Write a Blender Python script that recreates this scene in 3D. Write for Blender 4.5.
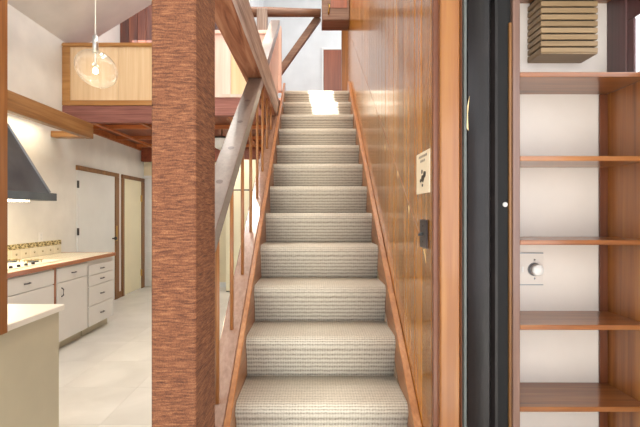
import bpy, bmesh, math, random
from mathutils import Vector, Matrix
random.seed(7)
for o in list(bpy.data.objects):
    bpy.data.objects.remove(o, do_unlink=True)
S = bpy.context.scene
COL = S.collection

# ------------------------------------------------------------------ camera
H = 1.40                      # eye height
F = 24 / 36 * 640             # focal length in pixels
CX, CY = 314.0, 213.5         # vanishing point of the depth direction
cam = bpy.data.cameras.new('camera')
cam.lens = 24; cam.sensor_width = 36; cam.shift_x = (320 - CX) / 640
cam.clip_start = 0.05
camo = bpy.data.objects.new('camera', cam)
camo.location = (0, 0, H); camo.rotation_euler = (math.pi / 2, 0, 0)
COL.objects.link(camo); S.camera = camo

def PX(x, d): return (x - CX) / F * d            # image column -> X at depth d
def PZ(y, d): return H + (CY - y) / F * d        # image row -> Z at depth d
def DX(x, X): return X * F / (x - CX)            # image column on a plane X=const -> depth

# ------------------------------------------------------------------ world, sun, exposure
w = bpy.data.worlds.new('sky'); S.world = w; w.use_nodes = True
bg = w.node_tree.nodes['Background']
bg.inputs[0].default_value = (0.93, 0.96, 1.0, 1); bg.inputs[1].default_value = 2.5
sun = bpy.data.lights.new('sun', 'SUN'); sun.energy = 14.0; sun.angle = 0.006; sun.color = (1, 0.97, 0.92)
suno = bpy.data.objects.new('sun', sun); COL.objects.link(suno)
SUN = Vector((0.16, 1.0, -1.0)).normalized()      # direction the light travels
suno.rotation_euler = SUN.to_track_quat('-Z', 'Y').to_euler(); suno.location = (0, -3, 9)
vs = S.view_settings
vs.view_transform = 'Standard'; vs.look = 'None'; vs.gamma = 1; vs.use_curve_mapping = False
vs.exposure = 0.6

# ------------------------------------------------------------------ materials
def lin(c):
    return tuple(((v / 255) / 12.92 if v / 255 <= 0.04045 else ((v / 255 + 0.055) / 1.055) ** 2.4) for v in c) + (1,)
def newmat(name, rough=0.5, coat=0, metal=0):
    m = bpy.data.materials.new(name); m.use_nodes = True
    nt = m.node_tree; b = nt.nodes['Principled BSDF']
    b.inputs['Roughness'].default_value = rough
    b.inputs['Metallic'].default_value = metal
    b.inputs['Coat Weight'].default_value = coat; b.inputs['Coat Roughness'].default_value = 0.12
    return m, nt, b
def node(nt, t, **kw):
    n = nt.nodes.new(t)
    for k, v in kw.items(): setattr(n, k, v)
    return n
def coords(nt, scale, rand=True):
    tc = node(nt, 'ShaderNodeTexCoord'); mp = node(nt, 'ShaderNodeMapping')
    mp.inputs['Scale'].default_value = scale
    if rand:
        oi = node(nt, 'ShaderNodeObjectInfo'); mul = node(nt, 'ShaderNodeMath', operation='MULTIPLY')
        mul.inputs[1].default_value = 37.0
        nt.links.new(oi.outputs['Random'], mul.inputs[0])
        ad = node(nt, 'ShaderNodeVectorMath', operation='ADD')
        nt.links.new(tc.outputs['Object'], ad.inputs[0]); nt.links.new(mul.outputs[0], ad.inputs[1])
        nt.links.new(ad.outputs[0], mp.inputs[0])
    else:
        nt.links.new(tc.outputs['Object'], mp.inputs[0])
    return mp
def ramp(nt, cols):
    r = node(nt, 'ShaderNodeValToRGB'); e = r.color_ramp.elements
    while len(e) < len(cols): e.new(0.5)
    for i, (p, c) in enumerate(cols): e[i].position = p; e[i].color = lin(c)
    return r
def bump(nt, b, height, strength, dist=0.004):
    bp = node(nt, 'ShaderNodeBump'); bp.inputs['Strength'].default_value = strength; bp.inputs['Distance'].default_value = dist
    nt.links.new(height, bp.inputs['Height']); nt.links.new(bp.outputs[0], b.inputs['Normal'])
    return bp
def paint(name, c, rough=0.55, var=0.03, bmp=0.05, coat=0, metal=0):
    m, nt, b = newmat(name, rough, coat, metal)
    n = node(nt, 'ShaderNodeTexNoise'); n.inputs['Scale'].default_value = 3; n.inputs['Detail'].default_value = 6
    nt.links.new(coords(nt, (1, 1, 1), False).outputs[0], n.inputs[0])
    d = [max(0, v * (1 - var)) for v in c]; l = [min(255, v * (1 + var)) for v in c]
    r = ramp(nt, [(0.3, d), (0.7, l)])
    nt.links.new(n.outputs[0], r.inputs[0]); nt.links.new(r.outputs[0], b.inputs['Base Color'])
    if bmp:
        n2 = node(nt, 'ShaderNodeTexNoise'); n2.inputs['Scale'].default_value = 120
        nt.links.new(coords(nt, (1, 1, 1), False).outputs[0], n2.inputs[0])
        bump(nt, b, n2.outputs[0], bmp, 0.002)
    return m
def wood(name, dark, mid, light, axis='Z', k=1.0, rough=0.4, coat=0, bmp=0.15, objvar=0.25, fine=0.5):
    """grain runs along axis"""
    m, nt, b = newmat(name, rough, coat)
    s = [22 * k, 22 * k, 22 * k]; s['XYZ'.index(axis)] = 0.9 * k
    mp = coords(nt, s)
    n1 = node(nt, 'ShaderNodeTexNoise'); n1.inputs['Scale'].default_value = 0.55; n1.inputs['Detail'].default_value = 3; n1.inputs['Distortion'].default_value = 0.8
    nt.links.new(mp.outputs[0], n1.inputs[0])
    n2 = node(nt, 'ShaderNodeTexNoise'); n2.inputs['Scale'].default_value = 4.0; n2.inputs['Detail'].default_value = 5; n2.inputs['Distortion'].default_value = 0.4
    nt.links.new(mp.outputs[0], n2.inputs[0])
    mx = node(nt, 'ShaderNodeMix'); mx.inputs[0].default_value = fine
    nt.links.new(n1.outputs[0], mx.inputs[2]); nt.links.new(n2.outputs[0], mx.inputs[3])
    r = ramp(nt, [(0.3, dark), (0.5, mid), (0.7, light)])
    nt.links.new(mx.outputs[0], r.inputs[0])
    oi = node(nt, 'ShaderNodeObjectInfo')
    mr = node(nt, 'ShaderNodeMapRange'); mr.inputs[3].default_value = 1 - objvar; mr.inputs[4].default_value = 1 + objvar
    nt.links.new(oi.outputs['Random'], mr.inputs[0])
    hs = node(nt, 'ShaderNodeHueSaturation')
    nt.links.new(r.outputs[0], hs.inputs['Color']); nt.links.new(mr.outputs[0], hs.inputs['Value'])
    nt.links.new(hs.outputs[0], b.inputs['Base Color'])
    if bmp: bump(nt, b, mx.outputs[0], bmp, 0.003)
    return m

M = {}
M['white_wall'] = paint('white_wall_paint', (226, 224, 217))
M['ceil'] = paint('white_ceiling_paint', (214, 212, 208))
M['loft_wall'] = paint('loft_white_paint', (206, 208, 208))
M['cream'] = paint('cream_paint', (226, 214, 180))
M['shelf_wall'] = paint('shelf_back_white', (220, 211, 202))
M['cabinet'] = paint('cabinet_white_laminate', (222, 219, 213), 0.35, 0.015, 0)
M['door_white'] = paint('door_white_paint', (222, 223, 220), 0.4, 0.015, 0)
M['door_cream'] = paint('door_cream_paint', (236, 228, 196), 0.45, 0.015, 0)
M['counter_beige'] = paint('counter_laminate', (232, 226, 212), 0.3, 0.02, 0)
M['body_beige'] = paint('beige_panel', (196, 187, 160), 0.45, 0.03, 0)
M['green'] = paint('olive_paint', (96, 100, 66), 0.6)
M['black'] = paint('black_gloss_paint', (24, 20, 20), 0.40, 0.4, 0.25)
M['black'].node_tree.nodes['Principled BSDF'].inputs['Specular IOR Level'].default_value = 0.3
M['gapblack'] = paint('gap_black', (14, 12, 12), 0.8)
M['metal_grey'] = paint('grey_metal', (150, 155, 160), 0.35, 0.05, 0, 0, 0.6)
M['dull_strip'] = paint('dull_grey_strip', (84, 88, 86), 0.6, 0.1, 0)
M['steel'] = paint('brushed_steel', (190, 190, 190), 0.3, 0.05, 0, 0, 0.9)
M['hood'] = paint('pewter_hood', (92, 97, 102), 0.38, 0.12, 0.03, 0, 0.55)
M['bronze'] = paint('dark_bronze', (74, 68, 72), 0.35, 0.25, 0.1, 0, 0.6)
M['brass'] = paint('brass', (200, 160, 80), 0.3, 0.05, 0, 0, 0.9)
M['iron'] = paint('black_iron', (26, 25, 24), 0.4, 0.1, 0)
M['plastic'] = paint('white_plastic', (232, 230, 226), 0.3, 0.01, 0)
M['card'] = paint('cream_card', (240, 226, 200), 0.6, 0.02, 0)
M['ink'] = paint('ink', (62, 54, 44), 0.7, 0.1, 0)
M['reddoor'] = wood('reddish_door_wood', (112, 52, 28), (140, 70, 40), (160, 86, 52), 'Z', 0.6, 0.4, 0.2)
M['panel'] = wood('varnished_fir_panel', (126, 74, 16), (176, 114, 34), (204, 148, 62), 'Z', 0.75, 0.24, 0.4, 0.5, 0.3, 0.45)
M['fir'] = wood('orange_fir_casing', (108, 58, 20), (134, 80, 32), (154, 102, 48), 'Z', 0.6, 0.35, 0.4, 0.1, 0.05)
M['fir_dark'] = wood('red_brown_edge', (80, 38, 18), (104, 54, 26), (124, 72, 40), 'Z', 0.8, 0.4, 0.3, 0.1, 0.1)
M['skirt'] = wood('fir_skirt', (132, 82, 44), (162, 106, 62), (182, 130, 84), 'Y', 0.8, 0.38, 0.4, 0.1, 0.05)
M['stringer'] = wood('stringer_wood', (130, 98, 80), (148, 114, 96), (162, 130, 112), 'Y', 0.8, 0.25, 0.9, 0.1, 0.05)
M['rail'] = wood('handrail_wood', (104, 88, 80), (118, 102, 93), (128, 112, 104), 'Y', 0.8, 0.34, 0.35, 0.03, 0.05)  # base greyed to stand in for sky reflected along the rail top
M['dowel'] = wood('dowel_wood', (134, 82, 42), (162, 106, 58), (182, 128, 80), 'Z', 1.2, 0.35, 0.3, 0.05, 0.08)
M['gold'] = wood('golden_fir', (116, 78, 40), (142, 100, 56), (166, 124, 76), 'Y', 0.7, 0.4, 0.2, 0.1, 0.05)
M['goldx'] = wood('golden_fir_rail', (150, 100, 50), (178, 126, 68), (198, 148, 90), 'X', 0.7, 0.4, 0.2, 0.1, 0.05)
M['goldz'] = wood('golden_fir_post', (112, 68, 30), (140, 88, 42), (162, 110, 60), 'Z', 0.7, 0.4, 0.3, 0.1, 0.05)
M['casing'] = wood('brown_casing', (104, 66, 30), (128, 86, 42), (150, 104, 56), 'Z', 0.8, 0.45, 0.2, 0.1, 0.08)
M['ply'] = wood('pale_plywood', (212, 176, 132), (228, 196, 154), (238, 212, 176), 'Z', 0.35, 0.5, 0.1, 0.05, 0.05)
M['ply_pink'] = wood('pinkish_board', (214, 176, 160), (228, 194, 180), (238, 210, 198), 'Z', 0.35, 0.5, 0.1, 0.05, 0.05)
M['fascia'] = wood('rough_red_fascia', (104, 58, 50), (140, 88, 78), (168, 116, 104), 'X', 0.8, 0.6, 0, 0.3, 0.05)
M['joist'] = wood('orange_joist', (150, 76, 36), (182, 104, 52), (204, 128, 70), 'X', 0.8, 0.5, 0, 0.1, 0.15)
M['deck'] = wood('dark_red_deck', (104, 44, 22), (134, 62, 32), (156, 80, 44), 'Y', 0.6, 0.5, 0, 0.1, 0.1)
M['redwood'] = wood('redwood_plank', (58, 22, 10), (88, 38, 18), (124, 66, 34), 'Z', 0.6, 0.45, 0.2, 0.1, 0.35)
M['weather'] = wood('weathered_wood', (92, 74, 64), (136, 116, 104), (176, 160, 150), 'Z', 1.0, 0.6, 0, 0.5, 0.1)
M['brown_beam'] = wood('brown_tie_beam', (84, 56, 40), (112, 78, 58), (140, 106, 84), 'X', 0.8, 0.55, 0.1, 0.2, 0.1)
M['shelf'] = wood('redwood_shelf', (78, 40, 20), (134, 80, 40), (170, 114, 64), 'X', 0.7, 0.32, 0.5, 0.1, 0.08)
M['shelf_side'] = wood('fir_side_panel', (104, 56, 20), (150, 90, 38), (178, 118, 58), 'Z', 0.5, 0.35, 0.5, 0.1, 0.08)
M['stile'] = wood('stile_wood', (92, 66, 56), (112, 82, 70), (130, 100, 86), 'Z', 0.7, 0.4, 0.3, 0.1, 0.05)
M['purple'] = wood('dark_plum_wood', (60, 34, 36), (82, 50, 52), (100, 64, 66), 'Z', 0.7, 0.4, 0.3, 0.1, 0.05)
M['slat'] = wood('tan_slat', (116, 94, 66), (136, 112, 80), (152, 128, 96), 'X', 0.8, 0.5, 0.05, 0.05, 0.06)
M['counter_edge'] = wood('counter_wood_edge', (128, 68, 30), (158, 90, 44), (178, 110, 58), 'Y', 0.7, 0.35, 0.4, 0.1, 0.05)
M['plug'] = wood('wood_plug', (64, 48, 42), (82, 62, 54), (94, 74, 64), 'X', 2, 0.4, 0.2, 0, 0.05)
M['chip'] = wood('bare_wood_chip', (220, 184, 124), (232, 200, 146), (240, 214, 168), 'Z', 1, 0.7, 0, 0, 0.02)

def rough_post(name):                  # rough-sawn timber: saw marks across the grain
    m, nt, b = newmat(name, 0.75)
    mp = coords(nt, (22, 22, 190), False)
    n1 = node(nt, 'ShaderNodeTexNoise'); n1.inputs['Scale'].default_value = 1.0; n1.inputs['Detail'].default_value = 4; n1.inputs['Distortion'].default_value = 0.6
    nt.links.new(mp.outputs[0], n1.inputs[0])
    mp2 = coords(nt, (60, 60, 60), False)
    n2 = node(nt, 'ShaderNodeTexNoise'); n2.inputs['Scale'].default_value = 4; n2.inputs['Detail'].default_value = 6
    nt.links.new(mp2.outputs[0], n2.inputs[0])
    mx = node(nt, 'ShaderNodeMix'); mx.inputs[0].default_value = 0.35
    nt.links.new(n1.outputs[0], mx.inputs[2]); nt.links.new(n2.outputs[0], mx.inputs[3])
    r = ramp(nt, [(0.34, (72, 35, 18)), (0.5, (116, 68, 40)), (0.66, (154, 104, 70))])
    nt.links.new(mx.outputs[0], r.inputs[0]); nt.links.new(r.outputs[0], b.inputs['Base Color'])
    bump(nt, b, mx.outputs[0], 0.9, 0.008)
    return m
M['post'] = rough_post('rough_sawn_post')
def rough_beam(name):
    m, nt, b = newmat(name, 0.7)
    mp = coords(nt, (14, 1.2, 14), False)
    n1 = node(nt, 'ShaderNodeTexNoise'); n1.inputs['Scale'].default_value = 1.2; n1.inputs['Detail'].default_value = 5; n1.inputs['Distortion'].default_value = 1.6
    nt.links.new(mp.outputs[0], n1.inputs[0])
    r = ramp(nt, [(0.3, (104, 56, 34)), (0.5, (150, 92, 62)), (0.72, (186, 134, 104))])
    nt.links.new(n1.outputs[0], r.inputs[0]); nt.links.new(r.outputs[0], b.inputs['Base Color'])
    bump(nt, b, n1.outputs[0], 0.8, 0.01)
    return m
M['beam'] = rough_beam('rough_beam')
M['beam_weathered'] = wood('weathered_beam_face', (112, 92, 84), (176, 158, 150), (218, 206, 200), 'Y', 1.0, 0.65, 0, 0.7, 0.0, 0.55)

def carpet_mat():
    m, nt, b = newmat('loop_carpet', 0.95)
    tc = node(nt, 'ShaderNodeTexCoord'); sp = node(nt, 'ShaderNodeSeparateXYZ'); nt.links.new(tc.outputs['Object'], sp.inputs[0])
    s = node(nt, 'ShaderNodeMath', operation='ADD'); nt.links.new(sp.outputs[1], s.inputs[0]); nt.links.new(sp.outputs[2], s.inputs[1])
    n0 = node(nt, 'ShaderNodeTexNoise'); n0.inputs['Scale'].default_value = 45; nt.links.new(tc.outputs['Object'], n0.inputs[0])
    wob = node(nt, 'ShaderNodeMath', operation='MULTIPLY_ADD'); wob.inputs[1].default_value = 0.006
    nt.links.new(n0.outputs[0], wob.inputs[0]); nt.links.new(s.outputs[0], wob.inputs[2])
    fr = node(nt, 'ShaderNodeMath', operation='MULTIPLY'); fr.inputs[1].default_value = 2 * math.pi / 0.0165
    nt.links.new(wob.outputs[0], fr.inputs[0])
    si = node(nt, 'ShaderNodeMath', operation='SINE'); nt.links.new(fr.outputs[0], si.inputs[0])
    fx = node(nt, 'ShaderNodeMath', operation='MULTIPLY'); fx.inputs[1].default_value = 2 * math.pi / 0.012
    nt.links.new(sp.outputs[0], fx.inputs[0])
    sx = node(nt, 'ShaderNodeMath', operation='SINE'); nt.links.new(fx.outputs[0], sx.inputs[0])
    cmb = node(nt, 'ShaderNodeMath', operation='MULTIPLY_ADD'); cmb.inputs[1].default_value = 0.28
    nt.links.new(sx.outputs[0], cmb.inputs[0]); nt.links.new(si.outputs[0], cmb.inputs[2])
    n = node(nt, 'ShaderNodeTexNoise'); n.inputs['Scale'].default_value = 190; n.inputs['Detail'].default_value = 3
    nt.links.new(tc.outputs['Object'], n.inputs[0])
    ns = node(nt, 'ShaderNodeMath', operation='MULTIPLY_ADD'); ns.inputs[1].default_value = 2.8
    nt.links.new(n.outputs[0], ns.inputs[0]); nt.links.new(cmb.outputs[0], ns.inputs[2])
    mr = node(nt, 'ShaderNodeMapRange'); mr.inputs[1].default_value = -0.5; mr.inputs[2].default_value = 2.7
    nt.links.new(ns.outputs[0], mr.inputs[0])
    r = ramp(nt, [(0.0, (116, 106, 92)), (0.40, (184, 176, 160)), (1.0, (222, 215, 200))])
    nt.links.new(mr.outputs[0], r.inputs[0]); nt.links.new(r.outputs[0], b.inputs['Base Color'])
    bump(nt, b, mr.outputs[0], 0.3, 0.004)
    b.inputs['Sheen Weight'].default_value = 0.15
    return m
M['carpet'] = carpet_mat()
def floor_mat():
    m, nt, b = newmat('pale_vinyl', 0.33)
    n = node(nt, 'ShaderNodeTexNoise'); n.inputs['Scale'].default_value = 2.2; n.inputs['Detail'].default_value = 8; n.inputs['Distortion'].default_value = 0.6
    nt.links.new(coords(nt, (1, 1, 1), True).outputs[0], n.inputs[0])
    r = ramp(nt, [(0.3, (206, 204, 198)), (0.7, (224, 222, 217))])
    nt.links.new(n.outputs[0], r.inputs[0]); nt.links.new(r.outputs[0], b.inputs['Base Color'])
    return m
M['vinyl'] = floor_mat()
def tile_border():
    m, nt, b = newmat('tile_border_print', 0.3)
    mp = coords(nt, (1, 14, 26), False)
    v = node(nt, 'ShaderNodeTexVoronoi'); v.inputs['Scale'].default_value = 2.2
    nt.links.new(mp.outputs[0], v.inputs[0])
    r = ramp(nt, [(0.25, (92, 82, 48)), (0.45, (150, 132, 84)), (0.6, (212, 196, 150))])
    nt.links.new(v.outputs[0], r.inputs[0]); nt.links.new(r.outputs[0], b.inputs['Base Color'])
    return m
M['tile_border'] = tile_border()
M['tile'] = paint('cream_tile', (232, 222, 196), 0.25, 0.04, 0)
M['motif'] = paint('tile_motif', (140, 124, 78), 0.4, 0.2, 0)
def glass_mat(name, tint=(1, 1, 1, 1)):
    m, nt, b = newmat(name, 0.02)
    b.inputs['Transmission Weight'].default_value = 1; b.inputs['IOR'].default_value = 1.25
    b.inputs['Base Color'].default_value = tint
    return m
M['glass'] = glass_mat('clear_glass')
def globe_mat():
    m, nt, b = newmat('blown_glass', 0.03)
    tr = node(nt, 'ShaderNodeBsdfTransparent'); gl = node(nt, 'ShaderNodeBsdfGlossy'); gl.inputs['Roughness'].default_value = 0.03
    df = node(nt, 'ShaderNodeBsdfTranslucent'); df.inputs[0].default_value = (1, .97, .92, 1)
    lw_ = node(nt, 'ShaderNodeLayerWeight'); lw_.inputs[0].default_value = 0.22
    lm_ = node(nt, 'ShaderNodeMath', operation='MULTIPLY'); lm_.inputs[1].default_value = 0.7; nt.links.new(lw_.outputs['Facing'], lm_.inputs[0])
    m1 = node(nt, 'ShaderNodeMixShader'); m1.inputs[0].default_value = 0.018
    nt.links.new(tr.outputs[0], m1.inputs[1]); nt.links.new(df.outputs[0], m1.inputs[2])
    m2 = node(nt, 'ShaderNodeMixShader'); nt.links.new(lm_.outputs[0], m2.inputs[0])
    nt.links.new(m1.outputs[0], m2.inputs[1]); nt.links.new(gl.outputs[0], m2.inputs[2])
    nt.links.new(m2.outputs[0], nt.nodes['Material Output'].inputs[0])
    return m
M['globe'] = globe_mat()
def pane_mat():
    m, nt, b = newmat('window_pane', 0.02)
    tr = node(nt, 'ShaderNodeBsdfTransparent'); gl = node(nt, 'ShaderNodeBsdfGlossy'); gl.inputs['Roughness'].default_value = 0.02
    mx = node(nt, 'ShaderNodeMixShader'); mx.inputs[0].default_value = 0.06
    nt.links.new(tr.outputs[0], mx.inputs[1]); nt.links.new(gl.outputs[0], mx.inputs[2])
    nt.links.new(mx.outputs[0], nt.nodes['Material Output'].inputs[0])
    return m
M['pane'] = pane_mat()
def emit(name, c, s):
    m, nt, b = newmat(name)
    b.inputs['Emission Color'].default_value = c; b.inputs['Emission Strength'].default_value = s
    return m
M['bulb'] = emit('lit_bulb', (1, 0.82, 0.55, 1), 14)
M['tube'] = emit('hood_lamp', (1, 0.85, 0.6, 1), 9)

# ------------------------------------------------------------------ mesh helpers
def empty(name, loc, label=None, cat=None, group=None, kind=None):
    o = bpy.data.objects.new(name, None); COL.objects.link(o); o.location = loc; o.empty_display_size = 0.1
    tag(o, label, cat, group, kind); return o
def tag(o, label=None, cat=None, group=None, kind=None):
    if label: o['label'] = label
    if cat: o['category'] = cat
    if group: o['group'] = group
    if kind: o['kind'] = kind
    return o
def root_off(p):
    v = Vector((0, 0, 0))
    while p is not None: v += p.location; p = p.parent
    return v
def link(name, bm, mat, parent=None, smooth=False):
    bmesh.ops.recalc_face_normals(bm, faces=bm.faces)
    off = root_off(parent)
    # local origin: middle of the base of the bounding box
    if len(bm.verts):
        xs = [v.co.x for v in bm.verts]; ys = [v.co.y for v in bm.verts]; zs = [v.co.z for v in bm.verts]
        c = Vector(((min(xs) + max(xs)) / 2, (min(ys) + max(ys)) / 2, min(zs)))
    else: c = Vector((0, 0, 0))
    bmesh.ops.translate(bm, verts=bm.verts, vec=-c)
    me = bpy.data.meshes.new(name); bm.to_mesh(me); bm.free()
    if smooth:
        for p in me.polygons: p.use_smooth = True
    me.materials.append(M[mat] if isinstance(mat, str) else mat)
    o = bpy.data.objects.new(name, me); COL.objects.link(o)
    o.location = c - off
    if parent is not None: o.parent = parent
    return o
def bm_box(bm, x0, x1, y0, y1, z0, z1, bev=0.0, seg=1):
    r = bmesh.ops.create_cube(bm, size=1)
    for v in r['verts']:
        v.co = Vector((x0 + (v.co.x + .5) * (x1 - x0), y0 + (v.co.y + .5) * (y1 - y0), z0 + (v.co.z + .5) * (z1 - z0)))
    if bev > 0:
        es = list({e for v in r['verts'] for e in v.link_edges})
        bmesh.ops.bevel(bm, geom=es, offset=bev, segments=seg, affect='EDGES', clamp_overlap=True)
def box(name, x0, x1, y0, y1, z0, z1, mat, parent=None, bev=0.0, seg=1):
    bm = bmesh.new(); bm_box(bm, x0, x1, y0, y1, z0, z1, bev, seg)
    return link(name, bm, mat, parent)
def prism(name, pts, axis, a0, a1, mat, parent=None, bev=0.0, smooth=False):
    """extrude a polygon along an axis; pts are the other two coordinates in XYZ order"""
    bm = bmesh.new()
    def co(p, a):
        return {'X': (a, p[0], p[1]), 'Y': (p[0], a, p[1]), 'Z': (p[0], p[1], a)}[axis]
    A = [bm.verts.new(co(p, a0)) for p in pts]; B = [bm.verts.new(co(p, a1)) for p in pts]
    n = len(pts)
    bm.faces.new(A); bm.faces.new(B[::-1])
    for i in range(n): bm.faces.new((A[i], B[i], B[(i + 1) % n], A[(i + 1) % n]))
    if bev > 0: bmesh.ops.bevel(bm, geom=list(bm.edges), offset=bev, segments=1, affect='EDGES', clamp_overlap=True)
    return link(name, bm, mat, parent, smooth)
def bm_tube(bm, pts, r, n=10, caps=True):
    pts = [Vector(p) for p in pts]; rings = []
    up = Vector((0, 0, 1))
    for i, p in enumerate(pts):
        t = (pts[min(i + 1, len(pts) - 1)] - pts[max(i - 1, 0)]).normalized()
        u = t.cross(up)
        if u.length < 1e-3: u = t.cross(Vector((1, 0, 0)))
        u.normalize(); v = t.cross(u)
        rr = r[i] if isinstance(r, (list, tuple)) else r
        rings.append([bm.verts.new(p + rr * (math.cos(2 * math.pi * k / n) * u + math.sin(2 * math.pi * k / n) * v)) for k in range(n)])
    for a, b in zip(rings, rings[1:]):
        for k in range(n): bm.faces.new((a[k], a[(k + 1) % n], b[(k + 1) % n], b[k]))
    if caps: bm.faces.new(rings[0][::-1]); bm.faces.new(rings[-1])
def tube(name, pts, r, mat, parent=None, n=10, smooth=True):
    bm = bmesh.new(); bm_tube(bm, pts, r, n)
    o = link(name, bm, mat, parent)
    if smooth:
        for p in o.data.polygons: p.use_smooth = len(p.vertices) == 4
    return o
def lathe(name, prof, centre, mat, parent=None, n=24, rot=None, closed=False):
    """prof: (radius, height) points, turned round z, then rotated about its origin and moved"""
    bm = bmesh.new(); rings = []
    for (r, z) in prof:
        rings.append([bm.verts.new((max(r, 1e-4) * math.cos(2 * math.pi * k / n), max(r, 1e-4) * math.sin(2 * math.pi * k / n), z)) for k in range(n)])
    pairs = list(zip(rings, rings[1:])) + ([(rings[-1], rings[0])] if closed else [])
    for a, b in pairs:
        for k in range(n): bm.faces.new((a[k], a[(k + 1) % n], b[(k + 1) % n], b[k]))
    if not closed:
        bm.faces.new(rings[0][::-1]); bm.faces.new(rings[-1])
    if rot is not None: bmesh.ops.rotate(bm, cent=(0, 0, 0), matrix=rot, verts=bm.verts)
    bmesh.ops.translate(bm, verts=bm.verts, vec=Vector(centre))
    return link(name, bm, mat, parent, True)
def struct(o, label, cat):
    return tag(o, label, cat, None, 'structure')

# ================================================================== SETTING
WX = -3.25                     # kitchen wall
LOFT = 2.804                   # loft floor level
UND = 2.575                    # underside of the loft framing
FAR = 8.15                     # far kitchen wall
G1, G2 = 5.50, 5.13            # loft guard planes
EAVE = 3.63; PITCH = 0.62      # sloped ceiling
PW = 0.427                     # face of the panelled stair wall

# ---- kitchen floor with vinyl squares
fl = struct(box('floor', WX, 1.4, -6.0, 9.2, -0.12, -0.003, 'gapblack'), 'pale cream vinyl tile floor of the kitchen', 'floor')
fl.data.materials.clear(); fl.data.materials.append(M['vinyl'])
T = 0.61; proto = None
for i in range(7):
    for j in range(12):
        x = WX + i * T; y = 1.0 + j * T
        if x > 0.6: continue
        if proto is None:
            proto = box('floor_tile', x + .001, x + T - .001, y + .001, y + T - .001, -0.003, 0.0, 'vinyl', fl)
        else:
            c = proto.copy(); COL.objects.link(c); c.parent = fl
            c.location = proto.location + Vector((i * T, j * T, 0))

# ---- walls
struct(box('wall_left', WX - .12, WX, -6.0, 9.2, 0, EAVE, 'white_wall'), 'white kitchen side wall behind the hood and counter', 'wall')
struct(box('wall_left_loft', WX - .12, WX, 5.86, 9.2, EAVE, 6.6, 'white_wall'), 'white upper wall strip beside the loft planks', 'wall')
struct(box('wall_kitchen_back', WX, -0.30, FAR, FAR + .12, 0, UND, 'cream'), 'cream far kitchen wall seen past the balusters', 'wall')
struct(box('wall_under_stairs', -0.30, PW, FAR, FAR + .12, 0, UND, 'cream'), 'cream wall closing the space under the landing', 'wall')
wb = struct(box('wall_loft_back', -1.2, 1.4, 9.06, 9.2, LOFT, 6.6, 'loft_wall'), 'pale grey-white wall at the top of the stairs', 'wall')
# loft wood wall : planks
lw = struct(box('wall_loft_wood', WX, -1.2, 7.16, 7.26, LOFT, 6.6, 'redwood'), 'dark redwood plank wall above the loft guard', 'wall')
proto = None
for i in range(14):
    x = WX + 0.003 + i * 0.146
    o = box('wall_plank', x, x + .142, 7.14, 7.16, LOFT, 6.6, 'redwood', lw, .004)
struct(box('wall_loft_return', -1.2, -1.08, 7.16, 9.06, LOFT, 6.6, 'loft_wall'), 'white return wall beside the redwood planks', 'wall')

# ---- sloped ceiling over the kitchen, roof over the loft
def cz(x): return EAVE + PITCH * (x - WX)
def sloped(name, xa, xb, y0, y1, lab):
    return struct(prism(name, [(xa, cz(xa)), (xb, cz(xb)), (xb, cz(xb) + .12), (xa, cz(xa) + .12)], 'Y', y0, y1, 'ceil'), lab, 'ceiling')
BY = -6.0                      # unseen end behind the camera, left open to let daylight in
CR = -1.30                     # where the sloped ceiling meets the upstand under the flat roof
sloped('ceiling', WX - .12, CR, BY, 5.84, 'white sloped ceiling over the kitchen')
RZ = 6.0  # flat roof over living area and stairs, unseen, added to block direct sun
def roof(name, x0, x1, y0, y1, lab):
    return struct(box(name, x0, x1, y0, y1, RZ, RZ + .12, 'ceil'), lab, 'ceiling')
LR = 1.4
SKY_A = (-.595, -.295, 0.62, 2.30)       # added skylights, unseen, sized to throw the sun patches (x0, x1, y0, y1)
SKY_B = (-1.15, -.87, 0.62, 2.30)
roof('ceiling_loft', WX - .12, LR, 5.84, 9.2, 'white high ceiling over the loft')
roof('ceiling_living', CR, LR, BY, SKY_A[2], 'unseen white ceiling added over the living room to block sun')
roof('ceiling_stairs', CR, LR, SKY_A[3], 5.84, 'unseen white ceiling added over the upper stairs to block sun')
roof('ceiling_strip', CR, SKY_B[0], SKY_A[2], SKY_A[3], 'white ceiling strip left of the added skylights')
roof('ceiling_mullion', SKY_B[1], SKY_A[0], SKY_A[2], SKY_A[3], 'white ceiling strip between the two added skylights')
roof('ceiling_side', SKY_A[1], LR, SKY_A[2], SKY_A[3], 'white ceiling strip right of the added skylights')
struct(box('wall_upstand', CR - .1, CR, BY, 5.84, cz(CR - .1) + .12, RZ, 'ceil'), 'white upstand between sloped and flat ceilings', 'wall')
struct(box('wall_gable', WX - .12, CR - .1, 5.84, 5.9, 5.6, RZ, 'ceil'), 'white gable strip above the sloped ceiling edge', 'wall')
struct(box('wall_landing_right', 1.4, 1.5, 5.42, 9.2, 0, 4.45, 'loft_wall'), 'unseen white wall added right of the landing to dim the loft', 'wall')  # added out of view to cut the light on the loft back
struct(box('wall_living_low', 1.247, 1.35, BY, 1.0, 0, .85, 'white_wall'), 'white wall below the living room side windows', 'wall')
struct(box('wall_living_high', 1.247, 1.35, BY, 1.0, 2.3, RZ, 'white_wall'), 'white wall above the living room side windows', 'wall')
struct(box('wall_living_end', 1.247, 1.35, 1.0, 1.79, 2.86, RZ, 'white_wall'), 'white wall above the bookshelf alcove', 'wall')

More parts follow.
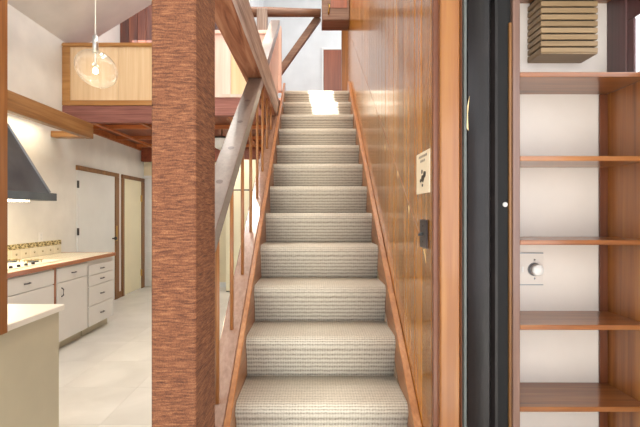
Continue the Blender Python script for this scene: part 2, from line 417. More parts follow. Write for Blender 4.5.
# ---- loft floor, fascia, joists
lf = struct(empty('floor_loft', (0, 6.5, UND)), 'wooden loft floor with exposed joists below', 'floor')
box('deck', WX, -1.62, G1 + .07, 9.06, LOFT - .03, LOFT, 'deck', lf)
box('deck', -1.62, -0.455, G2 + .07, 9.06, LOFT - .03, LOFT, 'deck', lf)
box('landing', -0.455, 1.4, 5.17, 9.06, LOFT - .03, LOFT - .005, 'deck', lf)
box('fascia', WX, -1.62, G1, G1 + .07, UND, LOFT - .012, 'fascia', lf, .006)
box('fascia', -1.62, -0.455, G2, G2 + .07, UND, LOFT - .012, 'fascia', lf, .006)
box('soffit', WX, -0.46, G1 + .072, 8.12, UND + .085, UND + .10, 'deck', lf)
box('ledger', WX, WX + .04, G1 + .072, 7.96, UND, UND + .084, 'joist', lf)
for y in (6.06, 6.93, 7.72):
    box('joist', WX + .041, -0.51, y, y + .05, UND + .030, UND + .084, 'joist', lf)
for x in (-2.91, -2.29, -1.67, -1.05):
    box('bridging', x, x + .05, (G1 if x < -1.62 else G2) + .075, 7.96, UND + .002, UND + .029, 'joist', lf)
box('end_beam', PX(141, 7.97), -0.46, 7.97, 8.11, UND - .20, UND + .083, 'deck', lf, .005)

# ---- door and trims on the kitchen wall
def wall_door(name, xl, xr, topy, leaf, lab, knob_near, left_casing):
    y0, y1 = DX(xl, WX), DX(xr, WX)
    zt = 2.05
    e = struct(empty(name, (WX, (y0 + y1) / 2, 0)), lab, 'door')
    cw = 0.075
    a = y0 + (cw if left_casing else 0.02)
    b = y1 - cw - .06
    box('leaf', WX, WX + .018, a, b, 0.01, zt - .05, leaf, e, .003)
    box('casing', WX, WX + .03, y0, y1, zt - .055, zt + .01, 'casing', e, .004)
    box('casing', WX, WX + .03, b + .004, y1, 0, zt - .056, 'casing', e, .004)
    if left_casing: box('casing', WX, WX + .03, y0, a - .004, 0, zt - .056, 'casing', e, .004)
    return e, a, b
d1, a, b = wall_door('door_1', 75.5, 117.5, 166, 'door_white', 'white flush door with brown casing beside the counter', False, False)
for z in (0.25, 1.15, 1.80): box('hinge', WX + .018, WX + .03, a - .015, a + .02, z - .05, z + .05, 'iron', d1)
lathe('knob', [(0.012, 0), (0.012, .03), (0.028, .04), (0.03, .055), (0.02, .068)], (WX + .018, b - .08, 1.0), 'iron', d1, 14, Matrix.Rotation(math.pi / 2, 3, 'Y'))
box('strike_plate', WX + .03, WX + .034, b + .03, b + .06, 0.95, 1.20, 'brass', d1)
d2, a, b = wall_door('door_2', 121, 143.2, 176, 'door_cream', 'narrow cream door with brown casing in the far corner', False, True)
for z in (0.3, 1.68): box('hinge', WX + .018, WX + .035, b - .03, b + .002, z - .06, z + .06, 'brass', d2)
d3 = struct(empty('door_3', (-3.0, FAR, 0)), 'white panelled closet door on the far kitchen wall', 'door')
box('leaf', -3.24, -2.60, FAR - .035, FAR - .001, 0.01, 2.06, 'door_white', d3, .003)
for k in range(6):
    box('panel', -3.17, -2.67, FAR - .047, FAR - .035, 0.12 + k * .32, 0.36 + k * .32, 'door_white', d3, .006)
box('casing', -3.246, -2.56, FAR - .04, FAR - .001, 2.065, 2.12, 'door_white', d3, .003)
struct(box('trim_1', -3.2, -0.35, FAR - .03, FAR - .001, 2.45, 2.53, 'green'), 'olive green strip along the top of the far wall', 'trim')
struct(box('baseboard_back', -2.54, -0.32, FAR - .02, FAR - .001, 0, 0.09, 'door_white'), 'white baseboard along the far kitchen wall', 'baseboard')
struct(box('baseboard_left', WX + .001, WX + .02, DX(117.7, WX) + .005, DX(121, WX) - .005, 0, 0.1, 'casing'), 'brown baseboard between the two kitchen doors', 'baseboard')

# ================================================================== STAIRS
D1, RUN, RISE = 1.78, 0.28, 0.2004
Z5 = 1.404
XL, XR = -0.33, 0.395
def tz(i): return Z5 + RISE * (i - 5)
def td(i): return D1 + RUN * (i - 1)
def nose(d): return tz(1) + (d - D1) * RISE / RUN       # nosing line
SLOPE = RISE / RUN
st = empty('staircase', (0.03, 0.9, 0), 'straight carpeted staircase between wooden skirt boards', 'staircase')
def step_mesh(i, top=False):
    d, z = td(i), tz(i); zb = tz(i - 1) if i > -1 else 0.0
    yr = d + .045; R = 0.036; zb -= .008 if i > -1 else 0
    pts = [(yr, zb), (yr - .002, zb + .02), (d + .022, z - .09), (d + .010, z - .06)]
    for k in range(0, 9):
        a = math.pi + (-math.pi / 2 - 0.15) * k / 8 + 0.15
        pts.append((d + R + R * math.cos(a), z - R + R * math.sin(a)))
    ye = td(i + 1) + .045 if not top else 5.165
    pts += [(d + .1, z + .0005), (ye, z - .002), (ye, zb)]
    return pts
for i in range(-1, 13):
    pts = step_mesh(i, i == 12)
    o = prism('step', pts, 'X', XL + .001, XR - .001, 'carpet', st)
    for p in o.data.polygons: p.use_smooth = len(p.vertices) == 4 and abs(p.normal.x) < .5
    o.location.z += 0
# texture space: carpet uses object coordinates; keep rows continuous (each step repeats)
def sloped_board(name, x0, x1, d0, d1_, off_top, off_bot, mat, parent, bev=0.003):
    pts = [(d0, nose(d0) + off_bot), (d1_, nose(d1_) + off_bot), (d1_, nose(d1_) + off_top), (d0, nose(d0) + off_top)]
    pts = [(y, max(z, 0.0)) for y, z in pts]
    return prism(name, pts, 'X', x0, x1, mat, parent, bev)
sloped_board('skirt_board', XR, PW - .001, 1.05, 5.02, .034, -.34, 'skirt', st)
sloped_board('skirt_board', -.355, XL, 1.61, 4.95, .045, -.34, 'skirt', st)
sloped_board('stringer', -.444, -.356, 1.61, 4.18, .040, -.30, 'stringer', st, .004)

# ---- railing
rl = empty('stair_railing', (-.40, 1.8, 0), 'wooden stair railing with flat handrail and thin round balusters', 'railing')
RT = 0.86; RTH = 0.085
BB, BT = 2.37, 2.60            # beam bottom and top
def d_at(zt, off): return D1 + (zt - tz(1) - off) / SLOPE
da = d_at(BB, RT)
hr = prism('handrail', [(1.602, nose(1.602) + RT - RTH), (da - .004 + RTH / SLOPE, BB - .001), (da - .004, BB - .001), (1.602, nose(1.602) + RT)], 'X', -.468, -.370, 'rail', rl, .003)
db = d_at(BT, RT - RTH)
prism('handrail', [(db - RTH / SLOPE + .004, BT + .001), (db + .004, BT + .001), (4.62, nose(4.62) + RT - RTH), (4.62, nose(4.62) + RT)], 'X', -.468, -.370, 'rail', rl, .003)
for d in (1.89, 2.155, 2.42, 2.685):
    n = Vector((0, -SLOPE, 1)).normalized()
    c = Vector((-.419, d, nose(d) + RT))
    tube('plug', [c - n * .004, c + n * .0012], .016, 'plug', hr, 12, False)
for k in range(9):
    d = 1.75 + k * .3085
    zt = min(nose(d) + RT - RTH - .001, BB - .001)
    zb = nose(d) + .040
    if zt - zb > .05: tube('baluster', [(-.397, d, zb), (-.397, d, zt)], .0095, 'dowel', rl, 10)
# boarded infill above the beam
y = db + .02
while y < 4.70:
    y1 = min(y + .118, 4.70)
    dn = max(BT + .002, nose((y + y1) / 2) + .02)
    dd = min(y1, 4.60)
    prism('infill_board', [(y, max(BT + .002, nose(y) + .045)), (y1 - .004, max(BT + .002, nose(y1) + .045)), (y1 - .004, nose(dd) + RT - RTH - .005), (y, nose(min(y, 4.6)) + RT - RTH - .005)], 'X', -.415, -.39, 'ply_pink', rl, .002)
    y = y1
box('end_post', -.44, -.362, 4.72, 4.80, nose(4.72) + .05, nose(4.62) + RT - .02, 'ply_pink', rl, .004)

# ---- timber post and long beam
pd0 = 1.335
tp = box('timber_post', PX(151, pd0), PX(195.6, pd0), pd0, 1.60, 0, 4.75, 'post', None, .006)
tag(tp, 'thick rough-sawn reddish timber post at the foot of the railing', 'post')
bm_ = prism('timber_beam', [(-.505, BB), (-.365, BB), (-.365, BT), (-.505, BT)], 'Y', 1.602, 8.1, 'beam', None, .008)
bm_.data.materials.append(M['beam_weathered'])
for p in bm_.data.polygons:
    if p.normal.x > .7: p.material_index = 1
tag(bm_, 'rough timber beam running above the handrail from the post', 'beam')

# ---- panelled wall on the right of the stairs
wr = struct(box('wall_right', PW + .02, PW + .11, 1.56, 5.42, 0, 4.5, 'panel'), 'varnished vertical fir board wall along the stairs', 'wall')
y = 1.548; k = 0
while y < 5.40:
    wd = random.choice((.125, .125, .14, .105))
    y1 = min(y + wd, 5.42)
    box('wall_plank', PW, PW + .02, y + .0008, y1 - .0008, 0, 4.5, 'panel', wr, .003)
    y = y1
# pale chips where an old rail was fixed
for (px_, py_) in ((385, 147), (398, 173), (409, 208)):
    d = DX(px_, PW); z = PZ(py_, d)
    prism('chip', [(d - .012, z - .004), (d, z - .03), (d + .014, z + .006), (d + .002, z + .016)], 'X', PW - .0006, PW, 'chip', wr)
d = DX(424.5, PW); z = PZ(255, d)
prism('chip', [(d - .022, z - .03), (d - .012, z + .025), (d + .02, z + .022), (d + .0, z + .0)], 'X', PW - .0006, PW, 'chip', wr)
dA, dB = DX(352, PW), DX(420, PW)
prism('scratch', [(dB, PZ(236, dB)), (dB, PZ(236, dB) + .010), (dA, PZ(40, dA) + .010), (dA, PZ(40, dA))], 'X', PW - .0005, PW, 'skirt', wr)

# trims at the near end of the panelled wall (facing the camera)
t1 = struct(empty('trim_2', (.47, 1.5, 0)), 'orange fir casing at the end of the panelled wall', 'trim')
box('corner_edge', PW - .001, PX(440, 1.53), 1.525, 1.546, 0, 4.5, 'fir_dark', t1, .002)
box('casing_board', PX(440.5, 1.5), PX(460, 1.5), 1.50, 1.545, 0, 4.5, 'fir', t1, .004)
box('edge_strip', PX(460.4, 1.51), PX(464, 1.51), 1.512, 1.545, 0, 4.5, 'fir_dark', t1, .002)
t2 = struct(empty('trim_3', (.6, 1.5, 0)), 'black painted timber jamb with grey metal edge strip', 'trim')
box('metal_strip', PX(464.3, 1.49), PX(467, 1.49), 1.492, 1.56, 0, 4.5, 'dull_strip', t2, .001)
# black board slightly hollow in section
bxa, bxb = PX(467.2, 1.52), PX(497, 1.52)
pts = []
for k in range(13):
    t = k / 12
    pts.append((bxa + (bxb - bxa) * t, 1.512 + .014 * math.sin(math.pi * t) + (.012 if 0.8 < t < .9 else 0)))
pts += [(bxb, 1.58), (bxa, 1.58)]
prism('black_board', pts, 'Z', 0, 4.5, 'black', t2)
box('black_back', bxb + .001, PX(509, 1.60), 1.575, 1.60, 0, 4.5, 'gapblack', t2)
box('brown_strip', PX(508.5, 1.57), PX(512.6, 1.57), 1.565, 1.60, 0, PZ(22, 1.565), 'casing', t2, .002)
c0 = PX(466.6, 1.51)
prism('splinter', [(c0, PZ(128, 1.51)), (c0 + .006, PZ(131, 1.51)), (c0 + .004, PZ(114, 1.51)), (c0 + .010, PZ(96, 1.51)), (c0 + .002, PZ(106, 1.51))], 'Y', 1.5085, 1.5115, 'chip', t2)
lathe('screw_cap', [(.0, 0), (.009, .0), (.009, .004), (.0, .007)], (PX(505.5, 1.57), 1.575, PZ(204.5, 1.57)), 'plastic', t2, 12, Matrix.Rotation(math.pi / 2, 3, 'X'))

# ---- shelf alcove
SD, SB = 1.56, 1.79
SX0, SX1 = PX(519.8, SD), 1.227
struct(box('wall_back', SX0 - .02, SX1 + .02, SB, SB + .1, 0, 2.75, 'shelf_wall'), 'off-white wall behind the bookshelves', 'wall')
bk = empty('bookcase', ((SX0 + SX1) / 2, 1.67, 0), 'built-in redwood bookcase with open shelves on the right', 'bookcase')
box('side_panel', SX0 - .027, SX0, SD - .003, SB - .001, 0, 2.7, 'stile', bk, .002)
for k, zz in enumerate((H + .88, PZ(72, SD) - .018, PZ(156, SD) - .018, PZ(239.5, SD) - .02, PZ(324, SD) - .022, PZ(406, SD) - .022)):
    box('shelf', SX0 + .001, SX1 - .001, SD, SB - .002, zz, zz + (.018 if k else .02), 'shelf', bk, .0015)
box('shelf', SX0 + .001, SX1 - .001, SD, SB - .002, 0.36, 0.38, 'shelf', bk, .0015)
box('corner_strip', SX1 - .035, SX1 - .002, SB - .012, SB - .003, 0.382, PZ(72, SD) - .02, 'fir_dark', bk, .001)
# right side: planks below the window
wsd = struct(box('wall_right_outer', SX1 + .02, SX1 + .12, 1.0, SB, 0, 1.90, 'shelf_side'), 'fir boarded side wall of the bookshelf alcove', 'wall')
y = 1.0
while y < SB - .01:
    y1 = min(y + .20, SB - .001)
    box('wall_plank', SX1, SX1 + .02, y + .001, y1 - .001, 0, 1.90, 'shelf_side', wsd, .002)
    y = y1
wn = struct(empty('window_1', (SX1, 1.4, 1.9)), 'bright window with plum wooden frame beside the slatted box', 'window')
ya, yb = DX(607, SX1 - .01), DX(626, SX1)
box('post', SX1, SX1 + .02, yb, SB - .001, 1.902, 2.74, 'purple', wn, .003)
yc = DX(634, SX1 + .003)
box('frame', SX1 + .003, SX1 + .014, yc, yb - .001, 1.941, PZ(12, 1.6) - .001, 'purple', wn, .003)
box('frame', SX1 + .003, SX1 + .014, 1.02, yb - .001, 1.902, 1.94, 'purple', wn, .003)
box('frame', SX1 + .003, SX1 + .014, 1.02, yb - .001, PZ(12, 1.6) , 2.74, 'purple', wn, .003)
box('pane', SX1 + .006, SX1 + .010, 1.02, yc - .001, 1.942, PZ(12, 1.6) - .001, 'pane', wn)
struct(box('ceiling_alcove', SX0 - .1, SX1 + .13, 1.5, SB + .1, 2.752, 2.85, 'ceil'), 'unseen ceiling added over the bookshelf alcove to stop sky light', 'ceiling')  # added above view so sky light does not flood the shelves

# ================================================================== LOFT GUARD and roof timbers
CAP = 3.60
lg = empty('loft_guard', (-2.0, 5.4, LOFT), 'pale plywood loft guard wall with golden cap rail', 'guard rail')
box('cap', WX + .002, -1.60, G1 - .02, G1 + .085, CAP - .05, CAP, 'goldx', lg, .012, 3)
box('bottom_rail', WX + .002, -1.62, G1 - .006, G1 + .07, LOFT - .01, LOFT + .055, 'goldx', lg, .004)
box('end_stile', WX + .002, WX + .10, G1 - .002, G1 + .05, LOFT + .056, CAP - .051, 'goldx', lg, .003)
x = WX + .102
for wd, mt in ((.62, 'ply'), (.50, 'ply'), (.55, 'ply_pink')):
    x1 = min(x + wd, -1.62)
    box('panel', x, x1 - .003, G1 + .01, G1 + .035, LOFT + .056, CAP - .051, mt, lg, .002); x = x1
lg2 = empty('loft_guard', (-1.0, 5.1, LOFT), 'pinkish loft guard panels glimpsed between the post and the beam', 'guard rail')
box('cap', -1.618, -.52, G2 - .02, G2 + .085, CAP - .045, CAP, 'ply_pink', lg2, .006)
box('bottom_rail', -1.618, -.52, G2 - .006, G2 + .06, LOFT - .01, LOFT + .03, 'ply_pink', lg2, .003)
x = -1.615
for wd, mt in ((.13, 'ply'), (.285, 'ply'), (.20, 'ply_pink'), (.20, 'ply'), (.28, 'ply_pink')):
    box('panel', x, x + wd - .003, G2 + .008, G2 + .03, LOFT + .031, CAP - .046, mt, lg2, .002); x += wd
box('end_stile', -.522, -.46, G2 - .01, G2 + .05, LOFT - .01, CAP - .046, 'ply_pink', lg2, .003)

tb = tube('tie_beam', [(-1.1, 5.35, PZ(12.0, 5.35)), (-.6, 5.35, PZ(12, 5.35)), (-.2, 5.35, PZ(12.6, 5.35)), (PX(321, 5.35), 5.35, PZ(13, 5.35))], [.062, .060, .052, .050], 'brown_beam', None, 10)
tag(tb, 'brown horizontal tie beam crossing above the stair top', 'beam')
# diagonal brace
p0 = Vector((PX(318.5, 5.36), 5.46, PZ(18, 5.46))); p1 = Vector((PX(279, 5.46), 5.46, PZ(73, 5.46)))
dv = (p1 - p0).normalized(); nn = Vector((dv.z, 0, -dv.x)) * .042
prism('diagonal_brace', [((p0 + nn).x, (p0 + nn).z), ((p1 + nn).x, (p1 + nn).z), ((p1 - nn).x, (p1 - nn).z), ((p0 - nn).x, (p0 - nn).z)], 'Y', 5.42, 5.50, 'brown_beam', None, .004)
tag(bpy.data.objects['diagonal_brace'], 'dark brown diagonal brace under the tie beam', 'brace')
gp = box('weathered_post', PX(257, 5.3), PX(267.5, 5.3), 5.27, 5.34, LOFT, 3.94, 'weather', None, .004)
tag(gp, 'short weathered grey post rising behind the guard cap to the tie beam', 'post')
# cabinet at the stair top
wc = empty('wall_cabinet', (.27, 5.25, PZ(20, 5.1)), 'dark wooden cabinet hanging at the top of the stairs', 'cabinet')
zb = PZ(20, 5.1); cx0 = PX(322, 5.1)
box('body', cx0, PW - .002, 5.122, 5.40, zb, zb + .85, 'brown_beam', wc, .004)
dr = box('door', cx0 + .005, PW - .006, 5.10, 5.12, zb + .004, zb + .84, 'brown_beam', wc, .003)
box('door_panel', cx0 + .105, PW - .03, 5.094, 5.10, zb + .14, zb + .76, 'reddoor', dr, .003)
tube('handle', [(PX(328.5, 5.08), 5.099, zb + .07), (PX(329, 5.06), 5.07, zb + .10), (PX(329.5, 5.06), 5.07, zb + .16), (PX(328.5, 5.08), 5.099, zb + .19)], .009, 'brass', dr, 8)
# newel on the landing, loft door
nw = box('landing_post', PX(341.6, 5.62), PX(348, 5.62), 5.60, 5.68, LOFT, PZ(29, 5.62), 'goldz', None, .004)
tag(nw, 'golden wooden post at the far end of the panelled wall', 'post')
d4 = struct(empty('door_4', (.4, 9.06, LOFT)), 'reddish brown door in the white wall above the stairs', 'door')
box('leaf', PX(323.5, 9.05), 1.0, 9.035, 9.059, LOFT, PZ(50, 9.05), 'reddoor', d4, .004)
box('casing', PX(321.8, 9.05), PX(323.3, 9.05), 9.03, 9.059, LOFT, PZ(50, 9.05) + .05, 'door_white', d4, .003)
box('casing', PX(323.4, 9.05), 1.05, 9.03, 9.059, PZ(50, 9.05) + .004, PZ(50, 9.05) + .05, 'door_white', d4, .003)
struct(box('baseboard_loft', -1.0, PX(321.5, 9.05), 9.04, 9.059, LOFT, LOFT + .1, 'brown_beam'), 'dark baseboard along the upper white wall', 'baseboard')

# ================================================================== KITCHEN
CT = 0.90                      # worktop height
CF = -2.585                    # cabinet fronts
KY0, KY1 = 2.62, 5.47
def pull(parent, y, z, vertical=False, L=.075):
    if vertical: pts = [(CF + .019, y, z - L / 2), (CF + .04, y, z - L / 3), (CF + .04, y, z + L / 3), (CF + .019, y, z + L / 2)]
    else: pts = [(CF + .019, y - L / 2, z), (CF + .04, y - L / 3, z), (CF + .04, y + L / 3, z), (CF + .019, y + L / 2, z)]
    return tube('handle', pts, .006, 'bronze', parent, 8)
def cabinet(y0, y1, lab, drawers=None, door=False, sides=1):
    e = empty('base_cabinet', ((CF + WX) / 2, (y0 + y1) / 2, 0), lab, 'cabinet', 'white kitchen base cabinets')
    box('body', WX + .002, CF, y0 + .002, y1 - .002, .10, CT - .042, 'cabinet', e)
    box('toe_kick', WX + .002, CF - .06, y0 + .004, y1 - .004, 0, .099, 'body_beige', e)
    for (za, zb) in drawers or []:
        d = box('drawer_front', CF + .001, CF + .019, y0 + .006, y1 - .006, za + .004, zb - .004, 'cabinet', e, .002)
        if sides != 0: pull(d, (y0 + y1) / 2, (za + zb) / 2)
    if door:
        n = max(1, sides); wd = (y1 - y0 - .012) / n
        for k in range(n):
            a = y0 + .006 + k * wd
            d = box('door', CF + .001, CF + .019, a + .002, a + wd - .002, .104, drawers[-1][0] - .004, 'cabinet', e, .002)
            pull(d, a + .07, .60, True, .09)
    return e
cabinet(4.86, 5.46, 'white base cabinet with four drawers at the far counter end', [(.685, .805), (.56, .685), (.33, .56), (.10, .33)])
cabinet(4.26, 4.84, 'white base cabinet with one drawer above a single door', [(.70, .85)], True)
# the drawer bank's top drawer reaches the worktop
cabinet(3.40, 4.22, 'white base cabinet under the cooktop with blank front panel', [(.70, .85)], True, 1)
tag(box('filler_strip', CF - .05, CF + .012, 4.223, 4.257, .10, CT - .042, 'counter_edge', None, .002), 'narrow brown wood filler between two white base cabinets', 'filler strip')
cabinet(2.62, 3.38, 'white base cabinet hidden behind the peninsula worktop', [(.70, .85)], True)
# worktop with tile
wt = empty('worktop', (-2.9, 4.0, CT - .04), 'cream tiled kitchen worktop with brown wooden front edge', 'worktop')
box('slab', WX + .002, CF + .020, KY0, KY1 - .002, CT - .04, CT - .008, 'tile', wt)
box('edge', CF + .0205, CF + .040, KY0, KY1 + .02, CT - .04, CT + .002, 'counter_edge', wt, .004)
box('edge', WX + .002, CF + .010, KY1 - .001, KY1 + .02, CT - .04, CT + .002, 'counter_edge', wt, .004)
nT = 19; ty = (KY1 - KY0) / nT
protoT = None
for j in range(nT):
    for i in range(4):
        a = KY0 + j * ty; xx = WX + .012 + i * .1625
        if protoT is None: protoT = box('tile', xx + .002, xx + .1605, a + .002, a + ty - .002, CT - .008, CT, 'tile', wt, .002)
        else:
            c = protoT.copy(); COL.objects.link(c); c.parent = wt
            c.location = protoT.location + Vector((i * .1625, j * ty, 0))
bs = empty('backsplash', (WX, 4.0, CT), 'tiled backsplash with patterned olive border along the wall', 'backsplash')
for j in range(nT):
    a = KY0 + j * ty
    t_ = box('tile', WX + .001, WX + .011, a + .002, a + ty - .002, CT + .001, CT + .105, 'tile', bs, .002)
    box('border_tile', WX + .001, WX + .013, a + .001, a + ty - .001, CT + .107, CT + .165, 'tile_border', bs, .002)
    m_ = bmesh.new()
    yc_ = a + ty / 2; zc_ = CT + .04
    for ang in (-50, -20, 20, 50):
        r_ = math.radians(ang); dy, dz = math.sin(r_), math.cos(r_)
        v = [m_.verts.new((WX + .0122, yc_ + dy * .006 - dz * .005, zc_ + dz * .006 + dy * .005)),
             m_.verts.new((WX + .0122, yc_ + dy * .026, zc_ + dz * .034)),
             m_.verts.new((WX + .0122, yc_ + dy * .006 + dz * .005, zc_ + dz * .006 - dy * .005)),
             m_.verts.new((WX + .0122, yc_, zc_))]
        m_.faces.new(v)
    link('motif', m_, 'motif', t_)
# cooktop
ck = empty('cooktop', (-2.92, 3.9, CT + .001), 'steel cooktop with burner grates set in the worktop', 'cooktop')
box('plate', -3.16, -2.68, 3.45, 4.55, CT + .0005, CT + .012, 'counter_beige', ck, .004)
for bx_, by in ((-2.82, 3.7), (-3.04, 3.7), (-2.82, 4.28), (-3.04, 4.28)):
    lathe('burner', [(.0, 0), (.05, 0), (.05, .012), (.0, .016)], (bx_, by, CT + .012), 'hood', ck, 16)
    bm = bmesh.new()
    for k in range(4):
        a = k * math.pi / 4
        bm_tube(bm, [(bx_ - .09 * math.cos(a), by - .09 * math.sin(a), CT + .034), (bx_ + .09 * math.cos(a), by + .09 * math.sin(a), CT + .034)], .004, 6)
    for k in range(4):
        a = k * math.pi / 2
        bm_tube(bm, [(bx_ - .085 * math.cos(a), by - .085 * math.sin(a), CT + .012), (bx_ - .085 * math.cos(a), by - .085 * math.sin(a), CT + .034)], .004, 6)
    link('grate', bm, 'motif', ck)
for k in range(4):
    lathe('knob', [(.0, 0), (.016, 0), (.014, .02), (.0, .022)], (-2.70, 3.80 + k * .1, CT + .012), 'iron', ck, 12)
# outlet
y = DX(40.5, WX); z = PZ(237, y)
ot = box('wall_outlet', WX + .0005, WX + .007, y - .036, y + .036, z - .055, z + .055, 'plastic', None, .002)
tag(ot, 'small white outlet plate above the patterned backsplash', 'outlet')
for dz in (-.022, .022): box('socket', WX + .007, WX + .009, y - .014, y + .014, z + dz - .014, z + dz + .014, 'door_white', ot, .002)

# range hood
hz0 = PZ(201, 4.42); hz1 = PZ(194.5, 4.42)
hd = empty('range_hood', (-3.0, 4.0, hz0), 'dark pewter range hood with sloped front and lit underside', 'range hood')
hx = PX(57, 4.42)
box('lip', WX + .002, hx, 3.42, 4.42, hz0, hz1 + .01, 'hood', hd, .003)
bm = bmesh.new()
B = [(WX + .002, 3.44, hz1 + .01), (hx - .03, 3.44, hz1 + .01), (hx - .03, 4.35, hz1 + .01), (WX + .002, 4.35, hz1 + .01)]
tyy = 4.12
zt = PZ(124, tyy); xt = PX(7, tyy)
Tt = [(WX + .002, 3.70, zt), (xt, 3.70, zt), (xt, tyy, zt), (WX + .002, tyy, zt)]
vb = [bm.verts.new(p) for p in B]; vt = [bm.verts.new(p) for p in Tt]
bm.faces.new(vb[::-1]); bm.faces.new(vt)
for k in range(4): bm.faces.new((vb[k], vb[(k + 1) % 4], vt[(k + 1) % 4], vt[k]))
link('canopy', bm, 'hood', hd)
bm = bmesh.new(); bm_tube(bm, [Vector(B[2]) + Vector((0, 0, .004)), Vector(Tt[2])], .014, 6)
link('edge_trim', bm, 'metal_grey', hd)
box('flue', WX + .002, xt, 3.70, tyy, zt, UND + .8, 'hood', hd)
box('lamp_tube', -3.0, -2.8, 3.6, 4.2, hz0 - .012, hz0 - .001, 'tube', hd)
L = bpy.data.lights.new('hood_light', 'AREA'); L.energy = 5; L.size = .5; L.color = (1, .82, .55)
lo = bpy.data.objects.new('hood_light', L); COL.objects.link(lo); lo.location = (-2.95, 3.95, hz0 - .02)
# hood rail (utensil bar) under the lip
# valance beam over the hood
vx = PX(92, 5.40)
vb_ = empty('valance_beam', (vx, 4.2, PZ(138, 5.40)), 'golden wood valance board above the range hood with hidden light', 'beam')
z0v, z1v = PZ(138.5, 5.40), PZ(123.5, 5.40)
box('board', vx - .09, vx, 2.9, 5.44, z0v, z1v, 'gold', vb_, .006)
box('bracket', WX + .002, vx - .092, 5.26, 5.40, z0v - .002, z0v + .07, 'goldx', vb_, .004)
L = bpy.data.lights.new('valance_light', 'AREA'); L.shape = 'RECTANGLE'; L.size = .12; L.size_y = 1.6; L.energy = 7; L.color = (1, .84, .6)
lo = bpy.data.objects.new('valance_light', L); COL.objects.link(lo); lo.location = ((vx - .09 + WX) / 2, 4.2, z0v + .1)

# peninsula
pn = empty('peninsula', (-1.8, 1.6, 0), 'beige peninsula cabinet with cream worktop in the left foreground', 'kitchen counter')
pe = PX(65, 2.36)
box('top', -2.30, pe, .7, 2.36, CT - .032, CT, 'counter_beige', pn, .004)
box('body', -2.26, pe - .018, .75, 2.335, .0, CT - .033, 'body_beige', pn, .002)
# board post standing on the peninsula
pp = empty('wooden_post', (-1.42, 1.83, CT), 'tall orange fir board standing on the peninsula at the left edge', 'post')
xp = PX(8, 1.89)
box('upright', xp - .09, xp - .021, 1.76, 1.888, CT + .001, 4.4, 'fir', pp, .003)
box('face_board', xp - .0205, xp, 1.70, 1.89, CT - .028, 4.4, 'goldz', pp, .003)

# pendant lamp
pdp = 3.0
pl = empty('pendant_lamp', (PX(96, pdp), pdp, PZ(69, pdp)), 'clear glass globe pendant lamp with glowing bulb on a white cord', 'pendant lamp')
gx, gz = PX(96.5, pdp), PZ(69, pdp)
prof = []
for k in range(19):
    a = -math.pi / 2 + math.pi * k / 18
    prof.append((.146 * math.cos(a), .122 * math.sin(a)))
outer = prof; inner = [(r * .985, z * .98) for r, z in prof[::-1]]
bm = bmesh.new()
rotm = Matrix.Rotation(math.radians(36), 3, 'Y')
lathe('globe', outer, (gx, pdp, gz), 'globe', pl, 32, rotm, False)
sx_, sz_ = PX(95.5, pdp), PZ(50, pdp)
tube('socket', [(sx_, pdp, PZ(53, pdp)), (sx_, pdp, PZ(36, pdp))], .019, 'steel', pl, 16)
tube('stem', [(sx_, pdp, PZ(66, pdp)), (sx_, pdp, PZ(53, pdp))], .008, 'steel', pl, 10)
lathe('bulb', [(0, -.02), (.013, -.015), (.018, 0), (.013, .015), (.006, .024)], (sx_, pdp, PZ(71, pdp)), 'bulb', pl, 16)
tube('cord', [(sx_, pdp, PZ(36, pdp)), (sx_, pdp, cz(sx_) - .002)], .004, 'plastic', pl, 8)
L = bpy.data.lights.new('pendant_light', 'POINT'); L.energy = 6; L.color = (1, .8, .5); L.shadow_soft_size = .03
lo = bpy.data.objects.new('pendant_light', L); COL.objects.link(lo); lo.location = (sx_, pdp - .0, PZ(71, pdp) - .04)

# far pantry and bowl lamp, seen through the balusters
pc = empty('pantry_cabinet', (-1.4, 7.8, 0), 'tall cream pantry cabinet seen between the balusters', 'cabinet')
pa, pb = PX(226, 7.6), PX(262, 7.6)
box('body', pa, pb, 7.62, 8.10, 0.0, 2.36, 'gapblack', pc)
zl = PZ(190, 7.6)
box('door', pa, pb, 7.60, 7.619, .02, zl - .012, 'door_cream', pc, .002)
box('door', pa, pb, 7.60, 7.619, zl + .012, 2.36, 'door_cream', pc, .002)
bl = empty('bowl_lamp', (-1.42, 6.1, 2.35), 'white glass bowl ceiling lamp with dark rim in the far kitchen', 'ceiling lamp')
by_ = 6.1; bx0 = PX(222, by_); bz = PZ(139, by_)
lathe('bowl', [(.02, -.16), (.09, -.13), (.15, -.06), (.17, 0), (.165, 0), (.145, -.055), (.085, -.12), (.02, -.15)], (bx0, by_, bz), 'plastic', bl, 24, None, True)
lathe('rim', [(.168, -.012), (.178, -.012), (.178, .012), (.168, .012)], (bx0, by_, bz), 'iron', bl, 24, None, True)
tube('stem', [(bx0, by_, bz - .15), (bx0, by_, UND + .0845)], .008, 'iron', bl, 8)

# ================================================================== ON THE WALLS
# card
ca, cb = DX(417.5, PW), DX(431, PW)
zt = PZ(147, cb + .0) ; cd = empty('wall_card', (PW, (ca + cb) / 2, 1.45), 'small cream card with lettering and a dark emblem on the fir wall', 'card')
zlo, zhi = PZ(193.5, 1.66), PZ(152, 1.66)
box('card', PW - .004, PW - .0005, cb + .01, ca, zlo, zhi, 'card', cd)
card = cd.children[0] if cd.children else None
def cu(u, v): return (ca + (cb + .01 - ca) * u, zlo + (zhi - zlo) * v)       # u: left-right, v: bottom-top
def blot(uvs, parent):
    pts = [cu(u, v) for u, v in uvs]
    prism('print', pts, 'X', PW - .0046, PW - .004, 'ink', parent)
for row, (v, u0, u1) in enumerate(((.90, .2, .86), (.79, .34, .66))):
    u = u0
    while u < u1:
        wl = random.uniform(.04, .07)
        blot([(u, v - .03), (u + wl * .6, v - .03), (u + wl, v + .03), (u + wl * .4, v + .03)], cd); u += wl + .03
